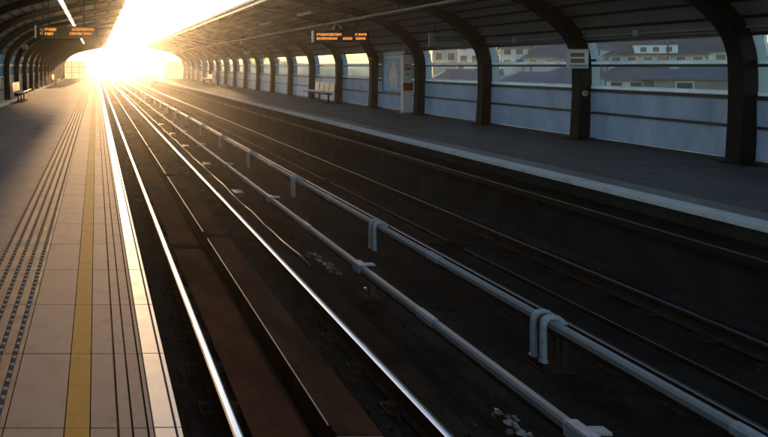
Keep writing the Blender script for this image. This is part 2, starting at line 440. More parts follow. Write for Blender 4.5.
# ------------------------------------------------------------------ centre slabs and ducts between the rails
M['edge'] = mat('edge_steel', (0.16, 0.12, 0.10), 0.5, var=0.4, scale=4)
gaps = [4.22+5.17*i for i in range(-1, 16)]
for name_x in ((0, 'left'), (3.79, 'right')):
    ox = name_x[0]; far = ox > 0
    s = MB()
    for i in range(len(gaps)-1):
        y0, y1 = gaps[i]+.14, gaps[i+1]-.14
        s.box(1.15+ox, 1.60+ox, y0, y1, BED+.004, BED+.055)
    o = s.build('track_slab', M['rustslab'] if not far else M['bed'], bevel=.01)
    tag(o, kind='structure')
    d = MB()
    for i in range(len(gaps)-1):
        y0, y1 = gaps[i]+.10, gaps[i+1]-.10
        n = 9; ys_ = [y0+(y1-y0)*k/n for k in range(n+1)]
        wob = [random.uniform(-.02, .02) for _ in ys_]
        b = len(d.v)
        for y, w in zip(ys_, wob):
            hz = (RT+.035 if not far else BED+.07)+w*.3
            for (x, z) in ((1.655+w+ox, BED+.006), (1.655+w+ox, hz), (2.0+ox, hz-.01), (2.0+ox, BED+.006)): d.v.append((x, y, z))
        for k in range(n):
            for q in range(4): j = (q+1) % 4; d.f.append((b+k*4+q, b+k*4+j, b+k*4+4+j, b+k*4+4+q))
        d.f.append((b, b+1, b+2, b+3)); e = b+4*n; d.f.append((e+3, e+2, e+1, e))
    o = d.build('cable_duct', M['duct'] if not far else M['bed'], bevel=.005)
    tag(o, ['long raised brown cable duct between the rails of the near track', 'long dark cable duct between the rails of the far track'][far], 'cable duct')
    # steel edge strip on the duct
    e_ = MB(); 
    for i in range(len(gaps)-1): e_.box(1.648+ox, 1.660+ox, gaps[i]+.2, gaps[i+1]-.2, (RT+.034) if not far else BED+.072, (RT+.042) if not far else BED+.082)
    e_.build('edge_strip', M['edge'], o)

# worn pale plate on the near duct
m = MB()
for i in range(26):
    x = random.uniform(1.67, 1.95); w = random.uniform(.03, .1); y = random.uniform(3.92, 4.22)
    m.box(x, min(x+w, 1.99), y, y+random.uniform(.02, .07), RT+.03, RT+.0405+random.uniform(0, .003))
m.box(1.665, 1.985, 3.8, 4.28, BED+.1, RT+.0385)
tag(m.build('duct_plate', M['ledge']), 'worn white plate lying on the brown cable duct', 'metal plate')

# ------------------------------------------------------------------ running rails
def rail_profile(xc):
    t = RT; h = [( .036, 0), (.036, -.03), (.012, -.045), (.009, -.125), (.07, -.14), (.07, -.155), (-.07, -.155), (-.07, -.14), (-.009, -.125), (-.012, -.045), (-.036, -.03), (-.036, 0)]
    return [(xc+a, t+b) for a, b in h]
rails = [(1.0, 'shiny steel rail nearest the left platform edge'), (2.48, 'shiny steel rail between the brown duct and the lower conductor rail'),
         (4.78, 'dull steel rail just beyond the upper pale conductor rail'), (6.27, 'dull steel rail nearest the right platform wall')]
for xc, lab in rails:
    r = thing('running_rail', lab, 'rail', (xc, 0, RT-.155), group='running rails of the two tracks')
    m = MB(); m.sweep([(a-xc, b-(RT-.155)) for a, b in rail_profile(xc)], LONG, cx); m.build('rail_web', M['railside'], r)
    m = MB(); z = .155
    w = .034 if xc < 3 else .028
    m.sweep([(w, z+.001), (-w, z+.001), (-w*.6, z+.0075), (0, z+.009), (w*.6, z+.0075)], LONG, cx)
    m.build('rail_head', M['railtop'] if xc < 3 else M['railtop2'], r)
    proto = None
    def fast_mb(yy, mb):
        mb.box(-.17, .17, yy-.09, yy+.09, -.022, .003)
        for sx in (-1, 1):
            mb.box(sx*.055 if sx > 0 else -.12, .12 if sx > 0 else -.055, yy-.035, yy+.035, .016, .04)
            mb.box(sx*.135-.018, sx*.135+.018, yy-.018, yy+.018, .003, .035)
    base = MB(); fast_mb(0, base); fo = base.build('fastener', M['clip'], r); fo.location = (0, 2.4, 0)
    for k in range(1, 99):
        c = fo.copy(); C.objects.link(c); c.parent = r; c.location = (0, 2.4+.65*k, 0)

# ------------------------------------------------------------------ conductor rails with brackets
def conductor(xc, hz, ys_b, label, arm):
    t = thing('conductor_rail', label, 'conductor rail', (xc, 0, BED), group='conductor rails between the tracks')
    z = hz-BED
    prof = [(-.032, -.035), (-.036, .01), (-.024, .032), (.024, .032), (.036, .01), (.032, -.035)]
    segs = [-4]+[y for y in ys_b]+[400]
    m = MB(); m.sweep([(a, z+b) for a, b in prof], LONG, cx); cov = m.build('cover', M['cover'], t)
    m = MB(); m.sweep([(-.02, z-.036), (.02, z-.036), (.02, z-.085), (-.02, z-.085)], LONG, cx); m.build('contact_rail', M['railside'], t)
    sl = MB(); sl.sweep([(a*1.14, z+b_*1.16) for a, b_ in prof], [-.14, .14]); so = sl.build('joint_sleeve', M['bracket'], t)
    for i, y in enumerate(ys_b[:24]):
        if i == 0: so.location = (0, y+1.9, 0); continue
        c = so.copy(); C.objects.link(c); c.parent = t; c.location = (cx(y+1.9), y+1.9, 0)
    # bracket
    b = MB()
    if not arm:   # pair of straps hooked over the rail
        for dy in (-.062, .062):
            pts = [(-.078, dy, .10), (-.080, dy, z-.06), (-.078, dy, z-.01), (-.062, dy, z+.032), (-.030, dy, z+.055), (.012, dy, z+.060), (.055, dy, z+.048), (.095, dy, z+.018)]
            b.tube(pts, [.030, .030, .030, .029, .028, .028, .027, .026], 10, (0, 1, 0))
        b.box(.02, .12, -.10, .10, z+.0, z+.022)
        for dy in (-.062, .062):
            b.tube([(-.078, dy, .075), (-.078, dy, .10)], .038, 8)
        ft = MB(); ft.box(.10, .16, -.05, .05, .021, z-.001); ft.box(-.12, .18, -.13, .13, -.003, .02); ft.box(-.10, -.07, -.09, .09, .021, .069)
    else:         # joint plate over the cover, arm reaching away from the near track
        b.box(-.045, .045, -.10, .10, z+.034, z+.046); b.box(.036, .17, -.04, .04, z+.012, z+.034)
        ft = MB(); ft.box(.12, .165, -.035, .035, 0.021, z+.011); ft.box(-.02, .22, -.12, .12, -.003, .02)
        b.box(-.05, -.037, -.10, .10, z-.06, z+.034)
    bo = b.build('bracket', M['bracket'], t, bevel=.004)
    ins = MB(); ins.tube([(.13 if not arm else .142, 0, .02), (.13 if not arm else .142, 0, z-.06)], [.05, .035], 10)
    ft.build('foot', M['railside'], bo)
    io = ins.build('insulator', M['cable'], bo)
    for i, y in enumerate(ys_b):
        if i == 0: bo.location = (0, y, 0); continue
        c = copy_tree(bo, t); c.location = (cx(y), y, 0)
    return t
ys_up = [2.0, 5.72, 9.15, 12.85]+[16.63+3.8*k for k in range(28)]
conductor(4.16, EYE-2.35, ys_up, 'pale conductor rail held up by pairs of hooked straps, farther from the camera side', False)
ys_lo = [4.07]+[7.49+3.85*k for k in range(29)]
conductor(3.19, EYE-2.42, ys_lo, 'lower pale conductor rail beside the near track with short joint plates', True)

# cables lying beside the lower conductor rail
def cable(x0, amp, label, z0, r, y1=70):
    pts = []; y = 8.5; ph = random.uniform(0, 6)
    while y < y1:
        pts.append((x0+amp*math.sin(y*.9+ph)+random.uniform(-.01, .01), y, z0+.012*math.sin(y*2.3)+.012)); y += .45
    m = MB(); m.tube(pts, r, 6); tag(m.build('cable', M['cablebrown'] if 'cablebrown' in M else M['cable'], smooth=True), label, 'cable')
M['cablebrown'] = mat('cable_brown', (0.10, 0.075, 0.06), 0.5, var=0.3)
cable(2.93, .01, 'brown cable lying on the ballast close to the near track', BED+.02, .018)
cable(5.02, .015, 'thin cable lying beside the far track rail', BED+.02, .012, 60)

# small cable joint boxes under the lower conductor rail
jb = thing('junction_box', 'small brown junction box under the lower conductor rail', 'junction box', group='junction boxes under the lower conductor rail')
m = MB(); m.box(-.09, .09, -.16, .16, 0, .10); m.build('casing', M['cablebrown'], jb, bevel=.01)
m = MB(); m.box(-.1, .1, -.17, .17, .1, .115); m.build('lid', M['pipe'], jb, bevel=.004)
jys = [13.2, 17.0, 20.8, 24.6, 28.5]
for i, y in enumerate(jys):
    j = jb if i == 0 else copy_tree(jb)
    j.location = (3.02+.02*(i % 2), y, BED+.003)
    j['label'] = ['brown junction box under the lower conductor rail, nearest to the camera', 'second nearest brown junction box under the lower conductor rail', 'brown junction box under the lower conductor rail, middle one of the five',
                  'second farthest brown junction box under the lower conductor rail', 'brown junction box under the lower conductor rail, farthest from the camera'][i]

# litter heaps
def litter(loc, ln, wd, n, label, seed, orange=True):
    rnd = random.Random(seed); m = MB(); fo = []
    for k in range(n):
        u = rnd.uniform(-1, 1); x = rnd.gauss(0, wd*.5)-u*wd*.2; y = u*ln; r_ = rnd.uniform(.012, .04)
        tilt = rnd.uniform(-.7, .7); a = rnd.uniform(0, 6.28)
        cxy = [(math.cos(a+t)*r_*rnd.uniform(.5, 1.3), math.sin(a+t)*r_*rnd.uniform(.5, 1.6)) for t in (0, .9, 1.9, 2.8, 3.9, 5.1)]
        b = len(m.v); h0 = rnd.uniform(.0, .05)
        for (p, q) in cxy: m.v.append((x+p, y+q, h0+p*tilt+rnd.uniform(0, .012)))
        m.v.append((x, y, h0+rnd.uniform(.015, .045))); m.v.append((x, y, h0-.012))
        for i in range(6): j = (i+1) % 6; m.f.append((b+i, b+j, b+6)); m.f.append((b+j, b+i, b+7))
        fo += [1 if (orange and u > .2 and rnd.random() < .5) else (2 if rnd.random() < .35 else 0)]*12
    o = m.build('litter', M['litter'], fix=False); o.location = loc
    o.data.materials.append(M['litter_o']); o.data.materials.append(M['litter_d'])
    for p, i in zip(o.data.polygons, fo): p.material_index = i
    return tag(o, label, 'litter', kind='stuff')
M['litter_d'] = mat('litter_dark', (0.10, 0.09, 0.09), 0.8, var=0.4, scale=14)
litter((3.13, 8.5, BED+.05), .42, .09, 42, 'scattered pale and orange scraps under the lower conductor rail', 3)
litter((3.14, 4.62, BED+.05), .22, .08, 24, 'small heap of pale scraps near the bottom edge of the photo', 9, False)
litter((3.35, 7.6, BED+.01), .1, .03, 5, 'few tiny yellowish scraps beyond the larger heap', 12)

# ------------------------------------------------------------------ canopies: arches, roof, fascia
AY = [10.45+3.47*k for k in range(-3, 20)]
PROF = [(0, 0), (-.05, .9), (-.05, 1.65), (0, 2.0), (.14, 2.35), (.42, 2.70), (.82, 3.02), (1.35, 3.29), (2.05, 3.51), (3.3, 3.80), (4.75, 4.06)]   # distance inward from wall line, height
def smooth_path(pts, sub=4):
    out = []
    for i in range(len(pts)-1):
        p = [Vector(pts[max(0, min(len(pts)-1, i+k))]) for k in (-1, 0, 1, 2)]
        for j in range(sub):
            t = j/sub
            v = 0.5*((2*p[1])+(-p[0]+p[2])*t+(2*p[0]-5*p[1]+4*p[2]-p[3])*t*t+(-p[0]+3*p[1]-3*p[2]+p[3])*t**3)
            out.append((v.x, v.y))
    out.append(tuple(pts[-1])); return out
def offset_path(pts, d0, d1):
    out = []
    for i, p in enumerate(pts):
        a = Vector(pts[max(i-1, 0)]); b = Vector(pts[min(i+1, len(pts)-1)]); t = (b-a).normalized(); n = Vector((-t.y, t.x))
        out.append(((p[0]+n.x*d0, p[1]+n.y*d0), (p[0]+n.x*d1, p[1]+n.y*d1)))
    return out
def canopy(side, wallx, eavex, lab):
    sg = -1 if side == 'right' else 1
    full = abs(eavex-wallx)
    pts = []
    for (s, z) in PROF:
        if s > 2.05: s = 2.05+(s-2.05)*(full-2.05)/(4.75-2.05)
        pts.append((wallx+sg*s, z))
    pts = smooth_path(pts, 3)
    fl = 1 if side == 'right' else -1      # sign so that +offset is outward
    t = thing('station_canopy', lab, 'canopy', (0, 0, 0), group='platform canopies')
    # ribs taper towards the eave
    def rib_path(a, b):
        o = offset_path(pts, a*-fl, b*-fl); n = len(o)
        res = []
        for i, (p, q) in enumerate(o):
            k = 1 if i < 19 else 1-.55*(i-18)/(n-19)
            q2 = (p[0]+(q[0]-p[0])*k, p[1]+(q[1]-p[1])*k); res.append((p, q2))
        return res
    path = rib_path(-.02, -.28) if True else None
    # decide direction: outward must be away from platform middle
    mid = (wallx+eavex)/2
    if abs(path[0][1][0]-mid) > abs(path[0][0][0]-mid): path = rib_path(.02, .28)
    fin = []
    for (p, q) in path[:19]:
        d = Vector(p)-Vector(q); d.normalize(); fin.append(((p[0]+d.x*.24, p[1]+d.y*.24), (p[0]+d.x*.02, p[1]+d.y*.02)))
    rp = None
    for i, y in enumerate(AY):
        if rp is None:
            rp = MB().strip(path, -.13, .13).build('arch_rib', M['steel'], t, bevel=.012); rp.location = (0, y, 0)
            fp = MB().strip(fin, -.05, .05).build('outer_fin', M['fin'], rp)
            bp = MB(); bx = path[0][1][0]; bp.box(min(bx, path[0][0][0])-.05, max(bx, path[0][0][0])+.05, -.2, .2, .002, .03); bp.build('base_plate', M['steel'], rp)
        else:
            c = copy_tree(rp, t); c.location = (0, y, 0)
    # roof lining (inner skin) between rib outer faces, from window head to eave
    sk = [path[i][0] for i in range(len(path))]
    z0 = 2.22
    i0 = next(i for i in range(len(sk)) if sk[i][1] > z0)
    a, b = sk[i0-1], sk[i0]; f = (z0-a[1])/(b[1]-a[1]); start = (a[0]+(b[0]-a[0])*f, z0)
    sk = [start]+sk[i0:]
    def outward(p, i, d):
        a = Vector(sk[max(i-1, 0)]); b = Vector(sk[min(i+1, len(sk)-1)]); tt = (b-a).normalized(); n = Vector((-tt.y, tt.x))
        if n.y < 0: n = -n
        return (p[0]+n.x*d, p[1]+n.y*d)
    inner = [outward(p, i, .008) for i, p in enumerate(sk)]; outer = [outward(p, i, .05) for i, p in enumerate(sk)]; top = [outward(p, i, .11) for i, p in enumerate(sk)]
    m = MB(); m.strip(list(zip(outer, inner)), -5, END); ro = m.build('roof_lining', M['roof'], t)
    m = MB(); m.strip(list(zip(top, [outward(p, i, .052) for i, p in enumerate(sk)])), -5, END+.2); m.build('roof_sheet', M['roof_out'], t)
    # purlins / seams along the platform
    dist = 0; want = .30; 
    for i in range(len(inner)-1):
        a, b = Vector(inner[i]), Vector(inner[i+1]); L = (b-a).length; tdir = (b-a)/L; n = Vector((-tdir.y, tdir.x))
        if n.y < 0: n = -n
        while dist+L > want:
            p = a+tdir*(want-dist)-n*.012
            m = MB(); hw = .022 if want < 3 else .03
            m.sweep([tuple(p-tdir*hw-n*.018), tuple(p+tdir*hw-n*.018), tuple(p+tdir*hw+n*.011), tuple(p-tdir*hw+n*.011)], [-5, END])
            m.build('purlin', M['seam'], t)
            want += .36 if want < 2.6 else .55
        dist += L
    # fascia and gutter
    ex, ez = sk[-1]
    m = MB(); a, b = (ex-.03, ex) if side == 'right' else (ex, ex+.03)
    m.box(a, b, -5, END+.2, ez-.02, ez+.19); m.build('fascia', M['fascia'], t, bevel=.004)
    m = MB(); a, b = (ex-.13, ex-.032) if side == 'right' else (ex+.032, ex+.13)
    m.box(a, b, -5, END+.2, ez+.10, ez+.22); m.build('gutter', M['gutter'], t, bevel=.01)
    return t, path, sk
can_r, path_r, sk_r = canopy('right', 11.0, 6.17, 'dark arched canopy over the right platform with a pale eave')
can_l, path_l, sk_l = canopy('left', -4.1, 1.03, 'dark arched canopy over the left platform, glowing in the sun')

# ------------------------------------------------------------------ glazed side walls
def side_wall(side, X, lab):
    sg = 1 if side == 'right' else -1
    t = thing('glazed_wall', lab, 'glazed wall', (0, 0, 0), group='glazed walls behind the platforms')
    def bx(a, b, y0, y1, z0, z1, name, m, bev=0, par=None):
        xa, xb = (X+a, X+b) if sg > 0 else (X-b, X-a)
        return MB().box(xa, xb, y0, y1, z0, z1).build(name, m, par or t, bevel=bev)
    bx(-.06 if side == 'right' else -.3, .05, -5, END, .002, .065 if side == 'right' else .14, 'plinth', M['coping'] if side == 'left' else M['frame'])
    for (z0, z1) in ((.60, .645), (1.085, 1.15), (1.635, 1.685), (2.165, 2.235)):
        bx(-.035, .04, -5, END, z0, z1, 'transom', M['frame'])
    for (z0, z1) in ((1.151, 1.20), (1.686, 1.735)):
        bx(.013, .03, -5, END, z0+.002, z1+.03, 'ledge', M['band'])
    for i in range(len(AY)-1):
        y0, y1 = AY[i]+.0, AY[i+1]-.0
        far = AY[i] > 20 or side == 'left'
        lo = M['frostc'] if side == 'left' else M['frostw'] if far and i > 7 else M['frost']
        bx(.0, .012, y0+.05, y1-.05, .07, .60, 'lower_panel', lo)
        bx(.0, .012, y0+.05, y1-.05, .645, 1.085, 'lower_panel', lo)
        if side == 'right' and abs(AY[i]-20.86) < .2:
            bx(.0, .012, y0+.05, y1-.05, 1.20, 1.635, 'infill_panel', M['signgrey']); bx(.0, .012, y0+.05, y1-.05, 1.735, 2.165, 'infill_panel', M['signgrey'])
        else:
            g = M['glassf'] if far else M['glass']
            bx(.0, .012, y0+.05, y1-.05, 1.20, 1.635, 'window_pane', g)
            bx(.0, .012, y0+.05, y1-.05, 1.735, 2.165, 'window_pane', g)
    return t
side_wall('right', 11.0, 'glazed wall of blue panels and windows behind the right platform')
side_wall('left', -4.1, 'glazed wall behind the left platform, seen edge on')

# ------------------------------------------------------------------ end screens
def end_screen(x0, x1, lab, h=2.25, y=END-.6):
    t = thing('end_screen', lab, 'screen', ((x0+x1)/2, y, 0), group='glazed screens closing the platform ends')
    w = (x1-x0)/2
    MB().box(-w+.04, w-.04, -.012, .012, .06, h-.04).build('screen_pane', M['endglass'], t)
    f = MB(); 
    for i in range(4):
        x = -w+2*w*i/3; f.box(x-.03, x+.03, -.035, .035, .0, h)
    for z in (.03, h*.36, h*.68, h-.03): f.box(-w, w, -.03, .03, z-.03, z+.03)
    f.build('screen_frame', M['signgrey'], t)
end_screen(-4.0, -1.25, 'pale glazed screen closing the far end of the left platform')
end_screen(8.6, 10.9, 'pale glazed screen closing the far end of the right platform')

# ------------------------------------------------------------------ service pipe
def pipe(x, z, r, lab, canopy_z):
    t = thing('service_pipe', lab, 'pipe', (x, 0, z))
    m = MB(); ys = [-4+.0*i for i in range(1)]+[k*4.0 for k in range(0, 20)]+[END]
    m.tube([(0, y, 0) for y in ys], r, 12); m.build('tube', M['pipe'], t, smooth=True)
    h = MB().box(-.012, .012, -.012, .012, r, canopy_z-z).build('hanger', M['steel'], t); h.location = (0, AY[1], 0)
    for y in AY[2:]:
        c = h.copy(); C.objects.link(c); c.parent = t; c.location = (0, y, 0)
pipe(8.5, EYE+.183*8.5, .045, 'long pale service pipe hung under the right canopy', 3.55)

# ------------------------------------------------------------------ LED displays
def dotrow(mb, x0, x1, z0, y, h, rnd):
    """unreadable dot-matrix writing: columns of small lamps"""
    p = h/7; x = x0; k = 0
    while x < x1:
        if k % 6 != 5:
            for r in range(7):
                if rnd.random() < .62: mb.box(x, x+p*.85, y-.004, y, z0+r*p, z0+(r+.85)*p)
        x += p; k += 1
def display(loc, w, h, lab, rows_, number=False, hang=.7):
    t = thing('departure_display', lab, 'display', loc, group='hanging departure displays')
    MB().box(-w/2, w/2, -.07, .07, 0, h).build('housing', M['black'], t, bevel=.012)
    MB().box(-w/2-.06, -w/2-.002, -.075, .075, -.01, h+.03).build('end_cap', M['signw'], t, bevel=.01)
    MB().box(w/2+.002, w/2+.05, -.075, .075, 0, h+.01).build('end_cap', M['steel'], t, bevel=.01)
    rnd = random.Random(3); m = MB(); rh = h*.23
    for (zf, spans) in rows_:
        for (a, b) in spans: dotrow(m, -w/2+a*w, -w/2+b*w, zf*h, -.0715, rh, rnd)
    m.build('lit_text', M['led'], t)
    for s in (-1, 1):
        MB().tube([(s*w*.3, 0, h-.005), (s*w*.3, 0, h+hang)], .018, 8).build('hanger', M['steel'], t)
    if number:   # platform number 2
        q = MB(); x, z, s_ = -w/2+.10, h*.25, h*.5; a = .035
        q.box(x, x+s_*.55, -.076, -.0712, z+s_-a, z+s_); q.box(x+s_*.55-a, x+s_*.55, -.0755, -.0711, z+s_*.5, z+s_-a-.001)
        q.box(x, x+s_*.55, -.076, -.0712, z+s_*.5-a, z+s_*.5-.001); q.box(x, x+a, -.0755, -.0711, z+a+.001, z+s_*.5-a-.001); q.box(x, x+s_*.55, -.076, -.0712, z, z+a)
        q.build('platform_number', M['signw'], t)
dd = 620*8.5/243
px = lambda p, d: (p-96)*d/F
display((px(340.5, dd), dd, EYE+(66-42.0)*dd/F), 1.86, .37, 'hanging departure display with two rows of amber text over the right platform',
        [(.60, [(.04, .50), (.76, .80), (.82, .97)]), (.22, [(.04, .43), (.53, .70), (.77, .95)])], hang=.45)
display((px(66, 18.2), 18.2, EYE+(66-37.5)*18.2/F), 1.72, .33, 'hanging departure display over the left platform, washed out by the sun',
        [(.60, [(.14, .33), (.60, .66), (.68, .98)]), (.22, [(.14, .28), (.56, .78), (.80, .93)])], number=True, hang=1.1)

# twin floodlights on the pipe, speakers, cctv
def floodlight(loc, n, lab):
    t = thing('floodlight', lab, 'floodlight', loc, group='floodlights under the service pipe')
    MB().box(-.02, .02, -.02, .02, -.06, .0).build('bracket', M['pipe'], t)
    for i in range(n):
        s = (-1 if i == 0 else 1)*(.12 if n == 2 else 0)
        MB().tube([(s*.3, 0, -.05), (s*.8, -.02, -.09), (s*1.2, -.05, -.2)], [.02, .03, .05], 10).build('lamp_head', M['signw'], t, smooth=True)
zp = EYE+.183*8.5-.045
floodlight((8.5, 21.9, zp), 2, 'pair of small pale floodlights hung from the pipe just above the display')
floodlight((8.5, 36.5, zp), 1, 'single small pale floodlight on the pipe, farther along than the pair')
floodlight((8.5, 62.0, zp), 1, 'single tiny floodlight at the far sunlit end of the pipe')
def speaker(loc, lab, rz=0):
    t = thing('loudspeaker', lab, 'loudspeaker', loc, rz, group='loudspeakers on the arches')
    MB().box(-.13, .13, -.10, .10, -.11, .11).build('casing', M['signw'], t, bevel=.02)
    MB().box(-.09, .09, -.108, -.1005, -.075, .075).build('grille', M['signgrey'], t)
    MB().box(-.02, .02, -.0, .02, .11, .42).build('arm', M['steel'], t)
speaker((10.0, 40.9, 2.50), 'small white loudspeaker hung below the middle arches of the right canopy')
speaker((10.1, 52.0, 2.55), 'small white loudspeaker nearest the far end of the right canopy')
speaker((-3.55, 31.0, 2.62), 'small pale loudspeaker hung below the arches of the left canopy')
t = thing('security_camera', 'small dark security camera in front of a pale window beyond the poster', 'camera', (10.62, 24.0, 1.93))
MB().box(-.05, .05, -.16, .1, -.05, .05).build('camera_body', M['black'], t, bevel=.01)
MB().box(-.02, .34, .0, .03, .02, .05).build('arm', M['black'], t)

# ceiling lamps of the left canopy, unlit lamps of the right canopy
def lamp(x, z, y0, y1, lab, m_, grp, up=.1):
    t = thing('ceiling_lamp', lab, 'lamp', (x, y0, z), group=grp)
    L = y1-y0
    MB().box(-.09, .09, 0, L, .03, .09).build('housing', M['gutter'], t, bevel=.01)
    MB().box(-.06, .06, .03, L-.03, -.01, .028).build('tube', m_, t, bevel=.01)
    for yy in (.4, L-.4): MB().box(-.015, .015, yy-.015, yy+.015, .09, up).build('hanger', M['steel'], t)
lamp(-1.03, 3.55, 10, 31, 'long lit ceiling lamp nearest the camera under the left canopy', M['tube'], 'ceiling lamps of the left canopy', .38)
lamp(-1.03, 3.55, 43, 53, 'shorter lit ceiling lamp farther along the left canopy', M['tube'], 'ceiling lamps of the left canopy', .38)
lamp(7.7, 3.55, 22, 23.6, 'unlit pale ceiling lamp above the right departure display', M['signw'], 'ceiling lamps of the right canopy', .2)
lamp(7.7, 3.55, 27.5, 29.1, 'unlit pale ceiling lamp beyond the right departure display', M['signw'], 'ceiling lamps of the right canopy', .2)

# ------------------------------------------------------------------ signs, help point, poster
t = thing('platform_sign', 'small white sign with two dark lines on the arch beside the large windows', 'sign', (10.52, 13.55, 1.60))
MB().box(-.225, .225, -.03, .03, 0, .42).build('board', M['signw'], t, bevel=.01)
MB().box(-.17, .13, -.037, -.0305, .255, .335).build('dark_strip', M['black'], t)
MB().box(-.17, .13, -.037, -.0305, .125, .21).build('red_strip', M['darkred'], t)
q = MB(); x = -.155
rnd = random.Random(5)
while x < .11:
    w = rnd.uniform(.008, .02); q.box(x, x+w, -.041, -.0375, .275, .275+rnd.uniform(.02, .035)); q.box(x, x+w, -.041, -.0375, .15, .15+rnd.uniform(.02, .035)); x += w+.012
q.build('lettering', M['pipe'], t)
MB().box(-.19, .19, -.034, -.0305, .045, .075).build('blue_line', M['frost'], t)
MB().box(.226, .40, -.02, .02, .15, .2).build('arm', M['steel'], t)

t = thing('name_sign', 'grey hanging sign with a teal band above the window beside the thick arch', 'sign', (10.2, 18.1, 2.23))
MB().box(-.48, .48, -.04, .04, 0, .38).build('board', M['signgrey'], t, bevel=.01)
MB().box(-.34, .44, -.047, -.0405, .14, .30).build('teal_band', M['teal'], t)
q = MB(); x = -.28
while x < .38:
    w = rnd.uniform(.015, .035); q.box(x, x+w, -.051, -.0475, .19, .19+rnd.uniform(.03, .06)); x += w+.02
q.build('lettering', M['signgrey'], t)
for s in (-1, 1): MB().tube([(s*.3, 0, .378), (s*.3, 0, .62)], .015, 8).build('hanger', M['steel'], t)

t = thing('button_disc', 'tiny pinkish round disc on the thick arch under the white sign', 'disc', (10.74, 13.6, 1.05))
MB().tube([(0, 0, 0), (0, .03, 0)], .06, 14).build('disc_face', M['wallp'], t)
MB().tube([(0, -.012, 0), (0, -.001, 0)], .032, 12).build('button', M['red'], t)
hd = 21.5
t = thing('help_point', 'white help point pillar with a red box standing against the right wall', 'help point', (10.76, hd, 0.002))
MB().box(-.155, .155, -.09, .09, 0, 2.05).build('pillar', M['white'], t, bevel=.015)
MB().box(-.10, .10, -.098, -.0905, 1.50, 1.71).build('pictogram', M['red'], t)
q = MB(); q.box(-.075, -.02, -.102, -.0985, 1.57, 1.67); q.box(.01, .07, -.102, -.0985, 1.60, 1.68); q.box(-.03, .05, -.102, -.0985, 1.525, 1.545); q.build('pictogram_mark', M['white'], t)
q = MB(); q.tube([(0, -.105, 1.36), (0, -.09, 1.36)], .045, 12); q.build('speaker_button', M['signgrey'], t)
MB().box(-.165, .18, -.13, -.0905, .80, 1.07).build('call_box', M['red'], t, bevel=.008)
q = MB(); q.box(-.13, -.03, -.134, -.1305, .97, 1.03); q.box(.03, .14, -.134, -.1305, .97, 1.03); q.box(-.13, .0, -.134, -.1305, .84, .89); q.box(.04, .14, -.134, -.1305, .84, .90)
q.build('call_box_marks', M['darkred'], t)
MB().box(-.165, .165, -.1, .1, 2.051, 2.09).build('cap', M['black'], t)
MB().box(-.19, .19, -.12, .12, -.001, .06).build('base', M['signgrey'], t, bevel=.01)

t = thing('poster_panel', 'blue poster with a pale figure shape framed on the right wall', 'poster', (10.93, 22.75, .72))
MB().box(-.0, .03, -.85, .85, 0, 1.45).build('poster_sheet', M['poster'], t)
q = MB()
for (a, b, c, d) in ((-.86, .86, -.04, .0), (-.86, .86, 1.45, 1.49)): q.box(-.02, .035, a, b, c, d)
q.box(-.02, .035, -.90, -.851, -.04, 1.49); q.box(-.02, .035, .851, .90, -.04, 1.49); q.build('poster_frame', M['frame'], t)
q = MB(); pts = [(.25, .15), (-.25, .12), (-.32, .55), (-.22, .80), (-.10, .86), (-.13, 1.02), (-.02, 1.12), (.1, 1.05), (.1, .88), (.28, .78), (.36, .5)]
b = len(q.v); q.v += [(-.006, y, z) for y, z in pts]+[(-.002, y, z) for y, z in pts]; n = len(pts)
q.f.append(tuple(range(n))); q.f.append(tuple(range(2*n-1, n-1, -1)))
for i in range(n): q.f.append((i, (i+1) % n, n+(i+1) % n, n+i))
q.build('pale_shape', M['posterw'], t)
MB().box(-.006, -.001, -.75, .75, 1.22, 1.30).build('pale_line', M['posterw'], t)

# ------------------------------------------------------------------ benches
def make_bench(lab):
    t = thing('platform_bench', lab, 'bench', group='benches along the platform walls')
    for i in range(4):
        y = (i-1.5)*.64
        s = MB(); s.box(-.22, .22, y-.26, y+.26, .43, .46).build('seat', M['seatw'], t, bevel=.012)
        b = MB(); b.obox((.24, y, .69), (1, 0, -.12), (0, 1, 0), (.12, 0, 1), .014, .26, .21); b.build('backrest', M['seatw'], t, bevel=.012)
    MB().box(-.04, .04, -1.45, 1.45, .36, .42).build('beam', M['steel'], t, bevel=.006)
    for y in (-1.1, 0, 1.1):
        l = MB(); l.box(-.03, .03, y-.03, y+.03, .03, .36); l.box(-.22, .22, y-.035, y+.035, 0, .03); l.build('leg', M['steel'], t)
    MB().tube([(-.30, -1.5, .52), (-.30, 1.5, .52)], .025, 8).build('front_rail', M['seatw'], t)
    for y in (-1.4, 1.4): MB().box(-.30, .0, y-.015, y+.015, .40, .43).build('rail_arm', M['steel'], t)
    return t
b0 = make_bench('bench with four white seats against the right wall, left of the blue poster')
place(b0, (10.42, 28.9, .002))
place(copy_tree(b0), (10.42, 58.0, .002), 0, 'bench with white seats near the far sunlit end of the right platform')
place(copy_tree(b0), (-3.5, 29.0, .002), math.pi, 'bench with white seats against the left wall, nearest the camera')
place(copy_tree(b0), (-3.5, 54.0, .002), math.pi, 'bench with white seats against the left wall near its far end')

